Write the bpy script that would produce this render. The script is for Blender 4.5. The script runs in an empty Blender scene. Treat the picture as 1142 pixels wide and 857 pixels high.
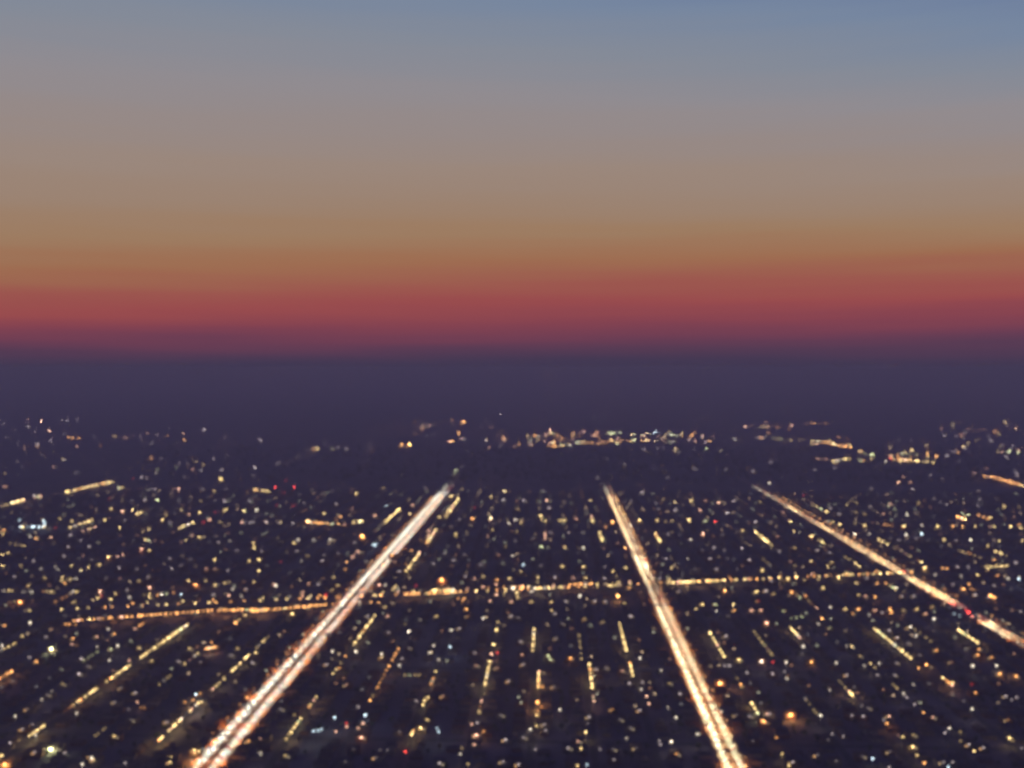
import bpy, math, random
from mathutils import Vector, Matrix, Euler
R = random.Random(7)
sc = bpy.context.scene
col = sc.collection

# ------------------------------------------------------------------ camera
H = 360.0            # eye height of the viewpoint over the plain, metres
F = 1100.0           # focal length in pixels of the 1142 x 857 frame
PITCH = -math.atan(18.5 / F)
YAW = math.atan(45.0 / F * math.cos(PITCH))
cd = bpy.data.cameras.new('camera'); cam = bpy.data.objects.new('camera', cd); col.objects.link(cam)
cd.sensor_width = 36.0; cd.lens = 36.0 * F / 1142.0
cd.clip_start = 0.5; cd.clip_end = 600000.0
cam.location = (0, 0, H); cam.rotation_euler = (math.pi / 2 + PITCH, 0, YAW)
sc.camera = cam
RM = Euler((math.pi / 2 + PITCH, 0, YAW)).to_matrix(); RI = RM.transposed()

def ground(u, v, z=0.0):
    d = RM @ Vector(((u - 571) / F, -(v - 428.5) / F, -1.0))
    t = (z - H) / d.z
    return d.x * t, d.y * t

def frame(x, y, z=0.0):
    p = RI @ Vector((x, y, z - H))
    return 571 + F * p.x / -p.z, 428.5 - F * p.y / -p.z

def in_view(x, y, m=40):
    u, v = frame(x, y)
    return -m < u < 1142 + m and v < 857 + m

# ------------------------------------------------------------------ materials
def mat(name, rgb, rough=0.85, noise=0.0, scale=0.2, metallic=0.0):
    m = bpy.data.materials.new(name); m.use_nodes = True
    nt = m.node_tree; b = nt.nodes['Principled BSDF']
    b.inputs['Base Color'].default_value = (*rgb, 1); b.inputs['Roughness'].default_value = rough
    b.inputs['Metallic'].default_value = metallic
    if noise:
        tc = nt.nodes.new('ShaderNodeTexCoord'); n = nt.nodes.new('ShaderNodeTexNoise')
        n.inputs['Scale'].default_value = scale; n.inputs['Detail'].default_value = 6
        r = nt.nodes.new('ShaderNodeValToRGB')
        lo = [c * (1 - noise) for c in rgb]; hi = [min(1, c * (1 + noise)) for c in rgb]
        r.color_ramp.elements[0].color = (*lo, 1); r.color_ramp.elements[0].position = 0.3
        r.color_ramp.elements[1].color = (*hi, 1); r.color_ramp.elements[1].position = 0.7
        nt.links.new(tc.outputs['Object'], n.inputs['Vector']); nt.links.new(n.outputs['Fac'], r.inputs['Fac'])
        nt.links.new(r.outputs['Color'], b.inputs['Base Color'])
    return m

_em = {}
def glow(rgb, power):
    """material of something that gives off light"""
    key = (tuple(round(c, 3) for c in rgb), power)
    if key not in _em:
        m = bpy.data.materials.new('lamp_glow'); m.use_nodes = True
        nt = m.node_tree; nt.nodes.clear()
        e = nt.nodes.new('ShaderNodeEmission'); o = nt.nodes.new('ShaderNodeOutputMaterial')
        e.inputs['Color'].default_value = (*rgb, 1); e.inputs['Strength'].default_value = power
        nt.links.new(e.outputs[0], o.inputs['Surface'])
        m.cycles.emission_sampling = 'NONE'
        _em[key] = m
    return _em[key]

M = dict(
    ground=mat('dry_earth', (.105, .095, .10), .95, .45, .01),
    asphalt=mat('asphalt', (.05, .05, .052), .9, .25, .15),
    concrete=mat('concrete_road', (.27, .255, .215), .85, .18, .12),
    pavement=mat('pavement_slabs', (.24, .15, .095), .9, .15, .4),  # slabs tinted warm, putting the orange fringe of light into their colour
    median_glow_tint=mat('median_glow_tint', (.17, .07, .03), .95, .25, .5),  # median colour stands in for the orange glow between the carriageways
    paint=mat('road_paint', (.75, .75, .7), .7),
    pole=mat('galvanised_steel', (.25, .25, .26), .5, metallic=.6),
    roof_dark=mat('dark_shingle', (.07, .065, .07), .9, .35, .6),
    roof_brown=mat('brown_shingle', (.10, .075, .06), .9, .35, .6),
    roof_grey=mat('grey_felt_roof', (.12, .12, .12), .9, .3, .3),
    wall_pale=mat('pale_render', (.24, .22, .20), .9, .15, .5),
    wall_tan=mat('tan_render', (.20, .165, .13), .9, .15, .5),
    wall_brick=mat('brick', (.16, .09, .07), .9, .3, 1.2),
    leaf=mat('foliage', (.045, .06, .03), .9, .5, .6),
    bark=mat('bark', (.07, .055, .045), .95, .3, 2.0),
    glass=mat('dark_glass', (.03, .035, .045), .15),
    rubber=mat('tyre_rubber', (.02, .02, .02), .9),
)
CAR_PAINT = [mat('car_paint', c, .35) for c in ((.5, .5, .52), (.03, .03, .035), (.25, .04, .04), (.06, .09, .2), (.2, .2, .21))]

# ------------------------------------------------------------------ mesh building
class MB:
    def __init__(s): s.v = []; s.f = []; s.m = []; s.mats = []
    def mi(s, m):
        if m not in s.mats: s.mats.append(m)
        return s.mats.index(m)
    def add(s, vs, fs, m):
        b = len(s.v); k = s.mi(m); s.v.extend(vs)
        for f in fs: s.f.append(tuple(b + i for i in f)); s.m.append(k)
    def box(s, x0, x1, y0, y1, z0, z1, m, bottom=False):
        vs = [(x0, y0, z0), (x1, y0, z0), (x1, y1, z0), (x0, y1, z0), (x0, y0, z1), (x1, y0, z1), (x1, y1, z1), (x0, y1, z1)]
        fs = [(0, 1, 5, 4), (1, 2, 6, 5), (2, 3, 7, 6), (3, 0, 4, 7), (4, 5, 6, 7)]
        if bottom: fs.append((3, 2, 1, 0))
        s.add(vs, fs, m)
    def quad(s, a, b, c, d, m): s.add([a, b, c, d], [(0, 1, 2, 3)], m)
    def tube(s, p, q, r0, r1, m, n=6):
        p = Vector(p); q = Vector(q); d = (q - p).normalized()
        a = d.orthogonal().normalized(); b = d.cross(a)
        vs = []
        for c, r in ((p, r0), (q, r1)):
            for k in range(n):
                t = 2 * math.pi * k / n
                vs.append(tuple(c + a * (r * math.cos(t)) + b * (r * math.sin(t))))
        fs = [(k, (k + 1) % n, n + (k + 1) % n, n + k) for k in range(n)]
        fs.append(tuple(range(n, 2 * n))); s.add(vs, fs, m)
    def ball(s, c, rx, ry, rz, m, n=8, k=5, jitter=0, rng=None):
        vs = [(c[0], c[1], c[2] - rz)]
        for i in range(1, k):
            t = math.pi * i / k
            for j in range(n):
                a = 2 * math.pi * (j + .5 * (i % 2)) / n
                w = 1 + (rng.uniform(-jitter, jitter) if jitter else 0)
                vs.append((c[0] + rx * w * math.sin(t) * math.cos(a), c[1] + ry * w * math.sin(t) * math.sin(a), c[2] - rz * w * math.cos(t)))
        vs.append((c[0], c[1], c[2] + rz)); top = len(vs) - 1
        fs = [(0, 1 + (j + 1) % n, 1 + j) for j in range(n)]
        for i in range(k - 2):
            for j in range(n):
                a = 1 + i * n + j; b = 1 + i * n + (j + 1) % n
                fs.append((a, b, b + n, a + n))
        fs += [(1 + (k - 2) * n + j, 1 + (k - 2) * n + (j + 1) % n, top) for j in range(n)]
        s.add(vs, fs, m)
    def merge(s, o, loc, rz=0.0, sc_=1.0):
        c, n = math.cos(rz) * sc_, math.sin(rz) * sc_
        b = len(s.v)
        s.v.extend((loc[0] + c * x - n * y, loc[1] + n * x + c * y, loc[2] + sc_ * z) for x, y, z in o.v)
        km = [s.mi(m) for m in o.mats]
        for f, k in zip(o.f, o.m): s.f.append(tuple(b + i for i in f)); s.m.append(km[k])
    def data(s, name):
        me = bpy.data.meshes.new(name); me.from_pydata(s.v, [], s.f)
        for m in s.mats: me.materials.append(m)
        me.polygons.foreach_set('material_index', s.m); me.update()
        return me

def link(name, data, parent=None, loc=(0, 0, 0), rz=0.0):
    o = bpy.data.objects.new(name, data); col.objects.link(o)
    o.location = loc; o.rotation_euler = (0, 0, rz)
    if parent is not None: o.parent = parent
    return o

def tag(o, label, cat, group=None):
    o['label'] = label; o['category'] = cat
    if group: o['group'] = group
    return o

def setting(o, kind='structure'):
    o['kind'] = kind; return o

# ------------------------------------------------------------------ street plan (multiples of the eye height, road axis = +Y)
A_WHITE, A_MID, A_RED = -0.868 * H, 0.456 * H, 1.70 * H
A_OUT_L, A_OUT_R = -3.88 * H, 4.0 * H
SIDE = {}
for i, k in enumerate((-0.710, -0.545, -0.385, -0.219, -0.055, 0.110, 0.268)): SIDE[k * H] = ('white', i + 1, 'right')
for i, k in enumerate((0.592, 0.757, 0.905, 1.06, 1.215, 1.36, 1.52)): SIDE[k * H] = ('middle', i + 1, 'right')
for i, k in enumerate((-1.04, -1.22, -1.395, -1.57, -1.745, -1.91, -2.08, -2.25, -2.42, -2.6, -2.78, -2.95, -3.13, -3.3, -3.48, -3.66)): SIDE[k * H] = ('white', i + 1, 'left')
for i, k in enumerate((1.86, 2.02, 2.18, 2.34, 2.5, 2.66, 2.82, 2.98, 3.14, 3.3, 3.46, 3.62, 3.78)): SIDE[k * H] = ('red', i + 1, 'right')
SX = sorted(SIDE)
CROSS = [k * H for k in (2.62, 3.25, 5.35, 5.9, 6.47, 7.1, 7.75)]
def boul(x): return H * (4.38 + 0.2361 * (x / H))         # centre line of the slanting boulevard
Y0, Y1 = 1.75 * H, 8.2 * H

ORD = ['', 'first', 'second', 'third', 'fourth', 'fifth', 'sixth', 'seventh', 'eighth', 'ninth', 'tenth', 'eleventh', 'twelfth', 'thirteenth', 'fourteenth', 'fifteenth', 'sixteenth']
AVN = {'white': 'white avenue', 'middle': 'middle avenue', 'red': 'red-lit avenue'}
NUM = ['', 'one', 'two', 'three', 'four', 'five', 'six', 'seven', 'eight', 'nine', 'ten', 'eleven', 'twelve']
def where(x, y):
    s = min(SX, key=lambda a: abs(a - x)); a, n, side = SIDE[s]
    d = y - boul(x); b = int(abs(d) / 60) + 1
    blk = ('just ' if b == 1 else (NUM[min(b, 12)] + ' blocks ')) + ('beyond' if d > 0 else 'before')
    return f'{ORD[n]} street {side} of {AVN[a]}, {blk} the boulevard'
def row_of(x, y):
    s = min(SX, key=lambda a: abs(a - x)); a, n, side = SIDE[s]
    return f'{ORD[n]} street {side} of the {AVN[a]}'

# ground: one sheet, finely split near the town so that far coordinates stay precise
g = MB()
xs = [-160000, -40000, -12000, -6000] + list(range(-5000, 5001, 500)) + [6000, 12000, 40000, 160000]
ys = [-12000, -2000, 0] + list(range(500, 8001, 500)) + [10000, 14000, 20000, 40000, 80000, 160000]
g.v = [(x, y, 0) for y in ys for x in xs]
w = len(xs)
g.mi(M['ground'])
for j in range(len(ys) - 1):
    for i in range(w - 1): g.f.append((j * w + i, j * w + i + 1, (j + 1) * w + i + 1, (j + 1) * w + i)); g.m.append(0)
setting(link('ground', g.data('ground')))

def strip(name, x0, x1, y0, y1, z, m, step=100):
    b = MB(); n = max(1, int((y1 - y0) / step)); 
    for k in range(n):
        a, c = y0 + (y1 - y0) * k / n, y0 + (y1 - y0) * (k + 1) / n
        b.quad((x0, a, z), (x1, a, z), (x1, c, z), (x0, c, z), m)
    return setting(link(name, b.data(name)))
for x in SX: strip('street', x - 3.6, x + 3.6, Y0, Y1 - 60, .05, M['asphalt'])
for y in CROSS:
    b = MB()
    for k in range(-28, 30): b.quad((k * 50, y - 4, .07), (k * 50 + 50, y - 4, .07), (k * 50 + 50, y + 4, .07), (k * 50, y + 4, .07), M['asphalt'])
    setting(link('cross_street', b.data('cross_street')))
b = MB()
for k in range(-28, 30):
    a, c = k * 50.0, k * 50.0 + 50
    b.quad((a, boul(a) - 8, .10), (c, boul(c) - 8, .10), (c, boul(c) + 8, .10), (a, boul(a) + 8, .10), M['asphalt'])
setting(link('boulevard', b.data('boulevard')))

# avenues: carriageways, raised median and pavements with kerbs, lane dashes
AV = {  # x, median half width, carriageway width, y start, y end
    'white': (A_WHITE, 4.2, 7.0, 2.2 * H, 8.35 * H),
    'middle': (A_MID, 3.0, 5.4, 2.2 * H, 8.3 * H),
    'red': (A_RED, 2.0, 5.6, 3.2 * H, 8.4 * H)}
for key, (ax, mh, cw, ya, yb) in AV.items():
    for s in (-1, 1):
        x0, x1 = sorted((ax + s * mh, ax + s * (mh + cw)))
        strip('avenue_road', x0, x1, ya - 250, yb + 200, .13, M['concrete'], 50)
        x0, x1 = sorted((ax + s * (mh + cw), ax + s * (mh + cw + 4)))
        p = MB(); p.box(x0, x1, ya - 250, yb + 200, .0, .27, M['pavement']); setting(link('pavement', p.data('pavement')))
        d = MB()
        for ln in range(1, 3 if cw > 6 else 2):
            x = ax + s * (mh + cw * ln / (3 if cw > 6 else 2)); y = ya - 100
            while y < ya + 700:
                d.quad((x - .09, y, .16), (x + .09, y, .16), (x + .09, y + 3, .16), (x - .09, y + 3, .16), M['paint']); y += 9
        setting(link('road_markings', d.data('road_markings')))
    p = MB(); p.box(ax - mh, ax + mh, ya - 250, yb + 200, .0, .28, M['median_glow_tint']); setting(link('median_strip', p.data('median_strip')))

# ------------------------------------------------------------------ transcription of the lights that the photograph shows
# one block per 300 px wide tile; a pair is a light, four numbers a run of lights; y yellow, o orange, p pink, r red, w white, c cool, g greenish, d faint grey
T = 3.807
TILES = [
(0, 430, """15,165 d;110,150 p;120,175 d;172,153 p+;150,195 d;210,192 p;260,152 d;285,150 d;330,145 d-;455,145 d-;30,220 d-;78,245 d;158,250 d;212,230 d;285,222,350,222 o 4;325,258 p;400,222 d-;480,218,540,222 p- 3;598,222 d;625,200 p-;668,208 d;718,183 d-;778,203 p;867,188 d+;960,220 d-;1105,230 d;272,315 d;605,322,655,305 o 4;720,380,755,330 g- 4;795,330 d-;668,355 g-;565,395 r-;600,390 d;625,392 d;785,388 d-;940,360 d;1082,348 d+;960,300 d-;
22,428 p;0,530,40,495 y 4;20,500,115,485 y+ 6;145,468 d;178,478,215,470 p 3;270,455,480,408 y+ 14;490,435,525,435 g 3;630,440,665,440 d 2;735,440,770,443 p 3;862,440 d-;910,450 y-;965,440 d-;1065,440,1142,452 y 5;
465,480 r-;518,488 y-;560,490 d-;617,485 d;668,487 g;758,490 d-;805,492 d-;852,490 y-;915,490 d-;953,490 d;1058,490 d;472,525 y;520,535 p+;562,528 y;590,548,640,535 y 4;770,530 y;805,548 p;848,540 y;915,540 r-;960,535,990,522 y 3;1030,535,1060,530 y 3;1090,528 w+;
75,600,200,600 c+ 8;85,572 c+;185,575 c+;190,590 c+;0,630,50,610 o 3;10,630 y;120,640,170,655 o 4;215,645 p;235,605 r-;255,568 y-;305,575 y;320,605,410,568 y+ 6;345,620,420,600 p 5;300,635 d;445,570 y;508,605 y;530,572 d;610,605,640,625 y 3;750,610,810,580 y+ 5;765,668,775,655 y 2;690,570 y;705,550 y;725,580 d;865,580 r;890,570 p;938,580 y-;1010,580,1075,585 d 4;1130,580 p;810,635,865,650 p 4;918,640 d-;928,668 d;975,660 w-;1005,700 d;1075,670 y;1078,690 y;1110,710 r-;
600,695 p+;635,700 y;615,655,640,660 y 2;660,668,715,657 p 3;40,672,115,682 y- 5;342,658 d;378,685 d;290,685 d;10,720 y;35,712 y;272,725 d;348,722 p-;460,728 y+;530,730,565,712 p 3;390,740 d-;10,765 y;85,765 y;153,745 d;175,778 w;235,770 w;245,782 w;305,765 y;355,785 y;372,772 y;455,772,495,752 y 3;505,775 d;580,780 d-;720,735 d;810,738 d-;728,778 d;768,765 d-;875,780 p-;912,740 y;912,780 p-;1058,745 y;1098,740 y;965,785 d;1110,785 y"""),
(280, 430, """40,232 d;15,350 d+;200,300 d-;118,327 d-;230,272,255,272 d 2;282,268 y+;265,268 o;340,270,370,262 d 3;405,268 d-;315,245 d-;515,278 p-;505,250 d-;625,252,685,252 o+ 5;680,205,725,208 p 3;725,168 d-;775,165 d-;775,210 d-;825,240,865,238 p 3;885,160,925,150 o 4;1058,122 d;978,178 d-;1000,230 y-;1010,260 p-;1072,225 o;1045,215 p-;920,275 d-;1055,258 d-;
895,345 d-;870,360 g;855,390 y;862,375 g-;103,434 r+;183,434 r+;148,405 r-;108,510 r-;180,510 r-;138,455 r-;20,440,70,450 y 4;345,450 d-;445,460 y+;562,436 y-;575,510 c;362,503 d;425,522 p-;740,435 d-;205,462 d-;225,500 d-;22,530 w;
10,580 d;65,580 d;110,582,140,582 d 3;178,585 d;240,576 y*;250,580,330,588 o+ 9;330,588,420,588 o 5;310,545 y;360,580,385,550 o 3;398,590 p;435,580 y;430,580,480,575 y+ 5;525,553 p;520,585,635,522 y+ 9;685,508 p;675,545 y;
472,638 o*;530,676 c+;520,678 c+;200,655 w;182,668 y;267,658 w;335,655 w+;10,665 y;240,723 y-;212,745 w-;195,703 d;310,720 d-;303,745 d;370,715 d-;440,668 d;425,735,480,700 p 4;398,750 o;400,780 o;490,748 w-;35,740 y;45,705 d;40,788 y;125,750 r-;
850,470 y+;895,440 y-;825,560,885,480 y+ 8;800,560 y;735,630,700,660 p 4;750,675,795,610 y+ 8;680,790,745,705 y+ 9;870,630 y;870,640 y-;755,615 p;885,570 d-;940,565 o+;950,520 r-;1020,470 y;1075,450 y;1063,485 y;1005,568,1035,562 p+ 3;1025,612 y;1000,640 p-;1050,720 p-;820,715 d-;860,742 d;775,757 d;975,762 d;905,720 d-;850,600 d-;630,790 d;610,750 p-;680,700 o;720,655 o-;600,720 o;560,760 o;660,760 o-"""),
(560, 430, """100,215,190,212 o 6;203,188 p+;205,205 o;190,255,260,258 o 5;290,255 w;250,225 o;300,215,330,215 o 3;320,240,390,245 o+ 6;350,265 o;350,195 p;330,200 p-;410,200 p;70,250 o;10,228 p;50,260 p-;415,235,620,235 o 14;455,203,510,200 g 4;545,205,610,210 g 5;620,232 p;645,203 c+;655,195 c;720,208 g+;735,215,770,210 o 3;805,212 o;800,220 o;850,215 p;875,205,905,220 p 3;680,240,750,240 g- 4;605,268 d;660,268 d-;685,268 d-;735,272 y;750,285 d-;815,270 d-;868,268 g;928,275 w-;988,228 w;430,125 d-;395,138 d-;715,118 d-;830,135,885,138 d- 3;1030,175,1142,178 p 7;1075,222,1110,222 d 4;
405,390 d-;420,415 d-;10,450 d;5,485 d;90,490 d;185,487 p;183,448 d-;200,520 d;370,488 y;65,525 y-;15,570,105,570 w 6;28,585 w;80,585 y;62,620 y-;165,555 y+;182,575 y+;170,570 y;235,575,285,570 y 5;265,572 y;315,568 p;365,578,395,570 y+ 3;375,555 p;345,625 w-;285,625 d;175,615,180,660 p 4;150,685,185,685 g 3;205,625 d;400,620,425,665 y+ 5;268,688 y;345,690 w;15,685 y-;45,722 w;90,762 c;165,765 d-;255,768 y;335,768 y;345,770 y;435,690 p-;430,770 d-;470,790 y;525,775 y;80,790 y;130,650 d-;55,660 d-;490,670 p-;
595,455 d;555,490 d-;650,500 d-;683,485 y-;738,495 y;803,488 y;863,490 p-;905,490,925,500 p- 2;983,492 d;665,525 d-;735,530 d;840,530 p;955,540 d+;583,572 y+;545,595 w+;658,573 y;690,578,725,572 y 3;793,570 y+;795,578 y;863,577 g;905,578 r+;1075,580 d;1020,617 y;640,625,672,670 y+ 5;705,632 d-;750,632 d-;800,655 w;852,630 p+;935,635 d-;850,700 d-;900,690 d;935,700 d;698,735 d;788,738 w;885,735 d;965,735 d-;725,775 y;820,780 d-;910,780 d;1020,690 d+;1050,740 d;1000,780 d-;1065,620,1142,680 y+ 8;1100,730,1142,770 y- 4;1103,495 d;1105,785 y;470,580 o+;440,600 o;520,690 o+;590,690 o;610,740 r"""),
(842, 430, """0,178,110,175 p- 7;200,160,320,162 o- 7;460,180 d-;525,180 d-;10,222,40,222 d 3;70,220,125,230 g 5;155,232 y-;195,235 y-;245,235 y;265,235,415,265 o+ 12;445,280 y;440,285,520,300 g 6;520,300,600,300 o 6;572,265 y;555,322 w;590,315,700,320 y+ 12;620,290,690,295 g 5;575,310 r+;700,320,760,330 y 5;750,325,800,330 g+ 5;730,255 y;770,300 o+;815,300 d;845,280 d;240,305,310,315 p- 6;330,320,410,312 y+ 7;445,318 g;495,312 y;885,260 y+;905,242 y-;890,200 d;805,212 d;790,185 p-;880,190,990,185 p- 6;1110,185 p;1070,170 d-;1003,237 d;1040,260 y-;1010,280,1142,285 g 8;1072,308 d;1065,300 d;865,320 d-;665,235 d-;610,232 d-;910,285 d-;
930,375 p-;982,350 p-;970,385,1000,388 p 2;1000,388,1142,425 o+ 12;60,415 w+;28,495 y-;205,465 r-;215,500,265,545 y 5;320,522 d;355,545 d;120,540 p-;110,570,140,580 p 2;165,620 y;95,640 p-;100,705 d;168,690 y-;240,640 y+;255,650,315,680 y 4;265,700 d;318,710 d;150,748 p-;170,765 y-;240,748 y;310,770 y;325,750 y;385,720,445,770 y- 5;415,480,455,505 y- 3;390,505 y-;430,540 y-;465,545 y-;490,515 d-;575,505 p;590,512,625,535 y- 3;645,548 w+;495,438 d-;670,440 d;695,500 y-;545,545 p-;540,590,590,595 o 4;632,597 y+;775,598 y+;708,595 w;465,595 y;425,585 y-;330,580 y;310,575 w;360,590 y;425,630 w+;485,630 w;640,633 w+;707,630 c+;575,650 d-;610,658 d;685,652 d;735,658 d-;495,650,570,695 y 5;600,705,695,760 y- 6;720,775 y+;780,780,820,770 o 3;803,655 y;855,658 d-;915,657 w+;815,695,865,720 y- 4;840,555,905,570 o+ 6;880,545 g;905,550 g;840,598 o;885,600 o;935,598 y;985,600,1020,598 y 3;1000,560 y;940,550,980,570 o 4;1058,515 y;1120,515 y-;940,512 d;820,505 d-;760,480 d-;790,495 d-;1120,590 o;1085,600 y+;1130,605 y;1037,660 y;988,682 y;1100,560 p-;940,705,1000,735 y- 5;1035,700,1115,725 y 6;1110,752 d;1135,660 y;945,760,1050,750 y 8;1015,740 o;990,780 y;860,770 d;905,772 d;950,450 d-;955,485 d-"""),
(0, 640, """60,12 d;190,18 y;265,15 y;250,30,340,20 y 6;275,40 o;10,72,60,72 y 4;90,78,145,75 w 5;170,75,245,78 y 5;120,50 y;50,118 y-;85,120 o*;160,130,195,125 y 3;245,120,290,95 o- 4;310,75 w;315,120 y;355,80,380,70 y 3;370,115,400,95 y 4;425,75 p+;430,95 r;470,108 y;490,85 y;550,100 w;540,70 d;590,30 y-;635,58 p+;625,85 y;610,90,650,105 y 4;665,90,740,80 o 6;770,88 c+;800,30 y;830,48 o*;875,30 y;900,50,980,35 y 6;988,65 w;905,90 d;965,92 p;1025,95 w;1078,35 y;1045,65 d;510,22 p-;630,15 d;450,20 d-;
270,215,330,215 o 4;300,200,910,155 o+ 30;925,155,1142,150 o+ 14;10,220 o;128,208 w+;95,265 y;10,305 w;195,268 d;220,235 p-;0,360,125,290 y 10;218,320 g*;122,355 d;155,372 o;15,465,110,410 o+ 8;310,275 o;290,295,330,305 o 3;345,360 d+;335,425 d+;372,392 d-;412,310 w;412,268 p;460,235 w;485,255 o;500,305 w+;470,320 g;385,378,440,330 g- 5;465,368 w;600,308 y+;590,315 y;605,235,660,208 o 5;610,360,840,212 y+ 18;485,460,590,385 y+ 9;645,370 y;555,368 p;515,485 d-;805,318 y;800,385,855,330 y 5;870,320,915,310 o+ 5;885,290 o;850,375 d-;758,372 d;710,480,775,425 y- 6;740,545,785,495 o 4;785,545 o;832,512 c+;775,540 p;985,415,1050,340 y+ 7;905,495,970,440 y 6;980,345 d;1008,318 y-;1072,375 d;1060,320,1142,260 y 7;1105,325 y;1115,318 y;1020,215,1080,155 y 5;
265,468 y-;220,498 w-;178,533 w;138,558 d;115,575 d-;200,515 d-;65,605 w;138,638 d-;95,660 d;152,685 w;45,718 d;335,545,425,482 y+ 8;345,575,400,550 o- 4;325,592 w;190,692,265,645 y+ 7;175,740 d;215,745 g*;240,742 g+;148,758 d;280,760 d;90,770,88,790 y+ 3;20,810 o*;350,808 w+;390,782 w+;398,790 y;385,775 y;525,803 d;485,690 y;480,692,525,650 y- 5;555,620 d-;535,575 d-;570,545 p;590,495 d;575,505 d;590,568,620,570 o- 3;487,545 d-;708,630 d;748,620 p;855,545 y;830,590,860,545 y+ 4;745,670,810,610 y+ 7;695,710,745,690 y+ 5;725,780 y+;722,800 y;825,750 y+;820,770,850,750 y 3;1048,525 o+;1105,757 w-;1105,700 p-;1055,710 o"""),
(280, 640, """15,30 y;105,50 w+;95,45 p;245,42 p;220,78 p;245,98 d;318,90 r+;350,15 y;345,70 y-;290,45 d;370,50 y;0,160,320,130 o+ 22;175,170 y+;545,48 p+;570,48 w;520,85,560,85 y 3;460,120 w;510,120 o;540,122 o;610,70,660,50 y 4;700,52 r;625,65 w;755,72,905,55 o+ 9;810,25 o*;640,100,700,105 o+ 6;735,105,850,100 y+ 8;885,105 o;925,100,955,125 o 4;570,140 y;910,12 d;950,20 p;985,12 y;985,55 p;1045,25 o;1040,45 p;1098,20 y;1115,60 w+;1043,88 p;1015,115 p;1080,85 y;1105,118 p;1130,80 y;
415,305,545,175 y+ 12;445,330 w+;405,350 o;375,400 o;345,430,385,375 y 4;345,330 w+;320,385 d;335,262 d-;500,180 d;585,250 d;580,180 p;45,325 y;20,335 y;5,378 d;405,472 p-;240,570,315,520 y 5;185,705,255,605 y+ 7;240,565 o;55,695 o-;40,758 w-;145,772 y-;125,575 d-;200,600 y-;
355,610 c+;265,668 c;285,666 c;300,660 c;360,670 p;412,650 p+;405,635 r;485,600 c+;475,635 p;455,655 p;468,695 p+;450,565 d;535,545,625,310 o 16;555,340 w+;555,355 y;670,245 w+;660,215 y-;718,195 w-;640,360 d;630,390 w;650,430,725,430 y- 6;670,315 d-;850,240 w+;885,232 d;788,180 y;775,305 w;758,335 w;797,365 w;845,310 c+;792,415 y;740,470,790,440 o 4;752,525 y;740,565,755,535 y 3;748,620 y;705,690,740,660 y+ 4;720,655 y+;708,540 d;790,655 c;797,670 c;815,520 p-;655,755 r+;630,672 d-;530,780 d-;540,748,585,750 d- 3;435,745 d-;400,798 d-;
985,188 w+;915,150 o;920,180 o-;1042,205 y;1030,250,1048,230 y+ 2;1022,300 y+;1010,340 p+;1045,335 r;1000,370,1000,480 y+ 8;955,390 p-;1045,400 p-;992,520,995,575 p 4;965,600,990,580 y 3;930,640,970,630 d 3;988,668 o;957,685 p+;948,725 p;888,765 w;885,740 y-;912,808 y;1070,798 d;1060,600 d-;1080,705 d;1095,455 d;950,335 d;940,330 d;800,805 d"""),
(560, 640, """0,80,120,70 o 8;45,60 w+;125,75 w;40,118 p;125,118 y;65,100 y;125,85,275,65 y+ 10;285,65,395,65 o+ 7;330,95 w+;210,120 y;210,155 y;225,170 d;40,180 d;70,188 d-;270,118 d;395,118 d;455,68,515,60 y 5;480,95 o*;520,125 y;440,118 d;435,20 d;470,10 y;495,35 y;310,18 p;355,15 y;225,15 d;160,35 y;150,15 y;485,12 y-;705,25,820,35 y+ 8;780,45 o;865,30,950,22 y+ 6;995,25 y;1045,22 p;1105,20 y;670,20 d;710,25 y;752,75 d;945,72 o+;1078,78 y;1122,72 d;825,150 y;850,130 y;905,130 g;910,158 w;980,130 y+;985,155 o;1088,115 r-;1060,155 p+;1100,155 p;1122,208 p+;960,180 d-;
148,235,140,330 y+ 9;78,288 d;85,345 p;90,385 d;195,350 g+;205,365 g;290,358 o+;148,410,150,490 y+ 8;170,480 o;155,545 o*;148,600 y;30,455 d-;120,660 w+;135,645 y;90,695 d;180,640 d;185,665 d;245,577 w+;220,480 d-;15,705 d;125,745 d;10,795 d;70,810 d;255,212 d-;230,275 d-;340,245,345,365 y- 9;345,380,380,485 y+ 9;375,510,390,550 p 4;352,192 y-;400,405 d;440,400 d-;370,608 d;355,672 y+;360,635 d-;322,712 p;280,740 d;335,742 y;320,815 y;295,800 p-;360,810 c;423,745 d;470,745 d-;475,790 d;470,575 o-;500,205,535,330 y+ 11;540,375,570,435 y+ 6;510,412 p-;585,358 w+;590,490 w;580,460 d;540,465 d;605,520 p+;612,552 p+;585,580 d;430,205 y-;425,195 d;545,180 d;528,698 w-;500,620 d-;545,655 d-;570,740 d-;
675,410 w;710,465 y-;738,610 w;703,565 w-;655,710 d;680,725 d;718,712 w+;728,750 r+;740,765 o;755,510 d;830,680 w+;930,585 w;935,455 o*;925,465 o*;875,240,945,355 y+ 9;1005,365 y+;985,440,1030,490 y- 4;1055,540,1100,600 y+ 6;1112,625 o+;1050,605 d;995,600 d-;1130,595 p;1050,235,1142,350 y- 9;1103,370 p+;1040,420 d;945,390 d;950,265 d;1065,710 d-;960,390 d;540,60 o"""),
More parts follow.
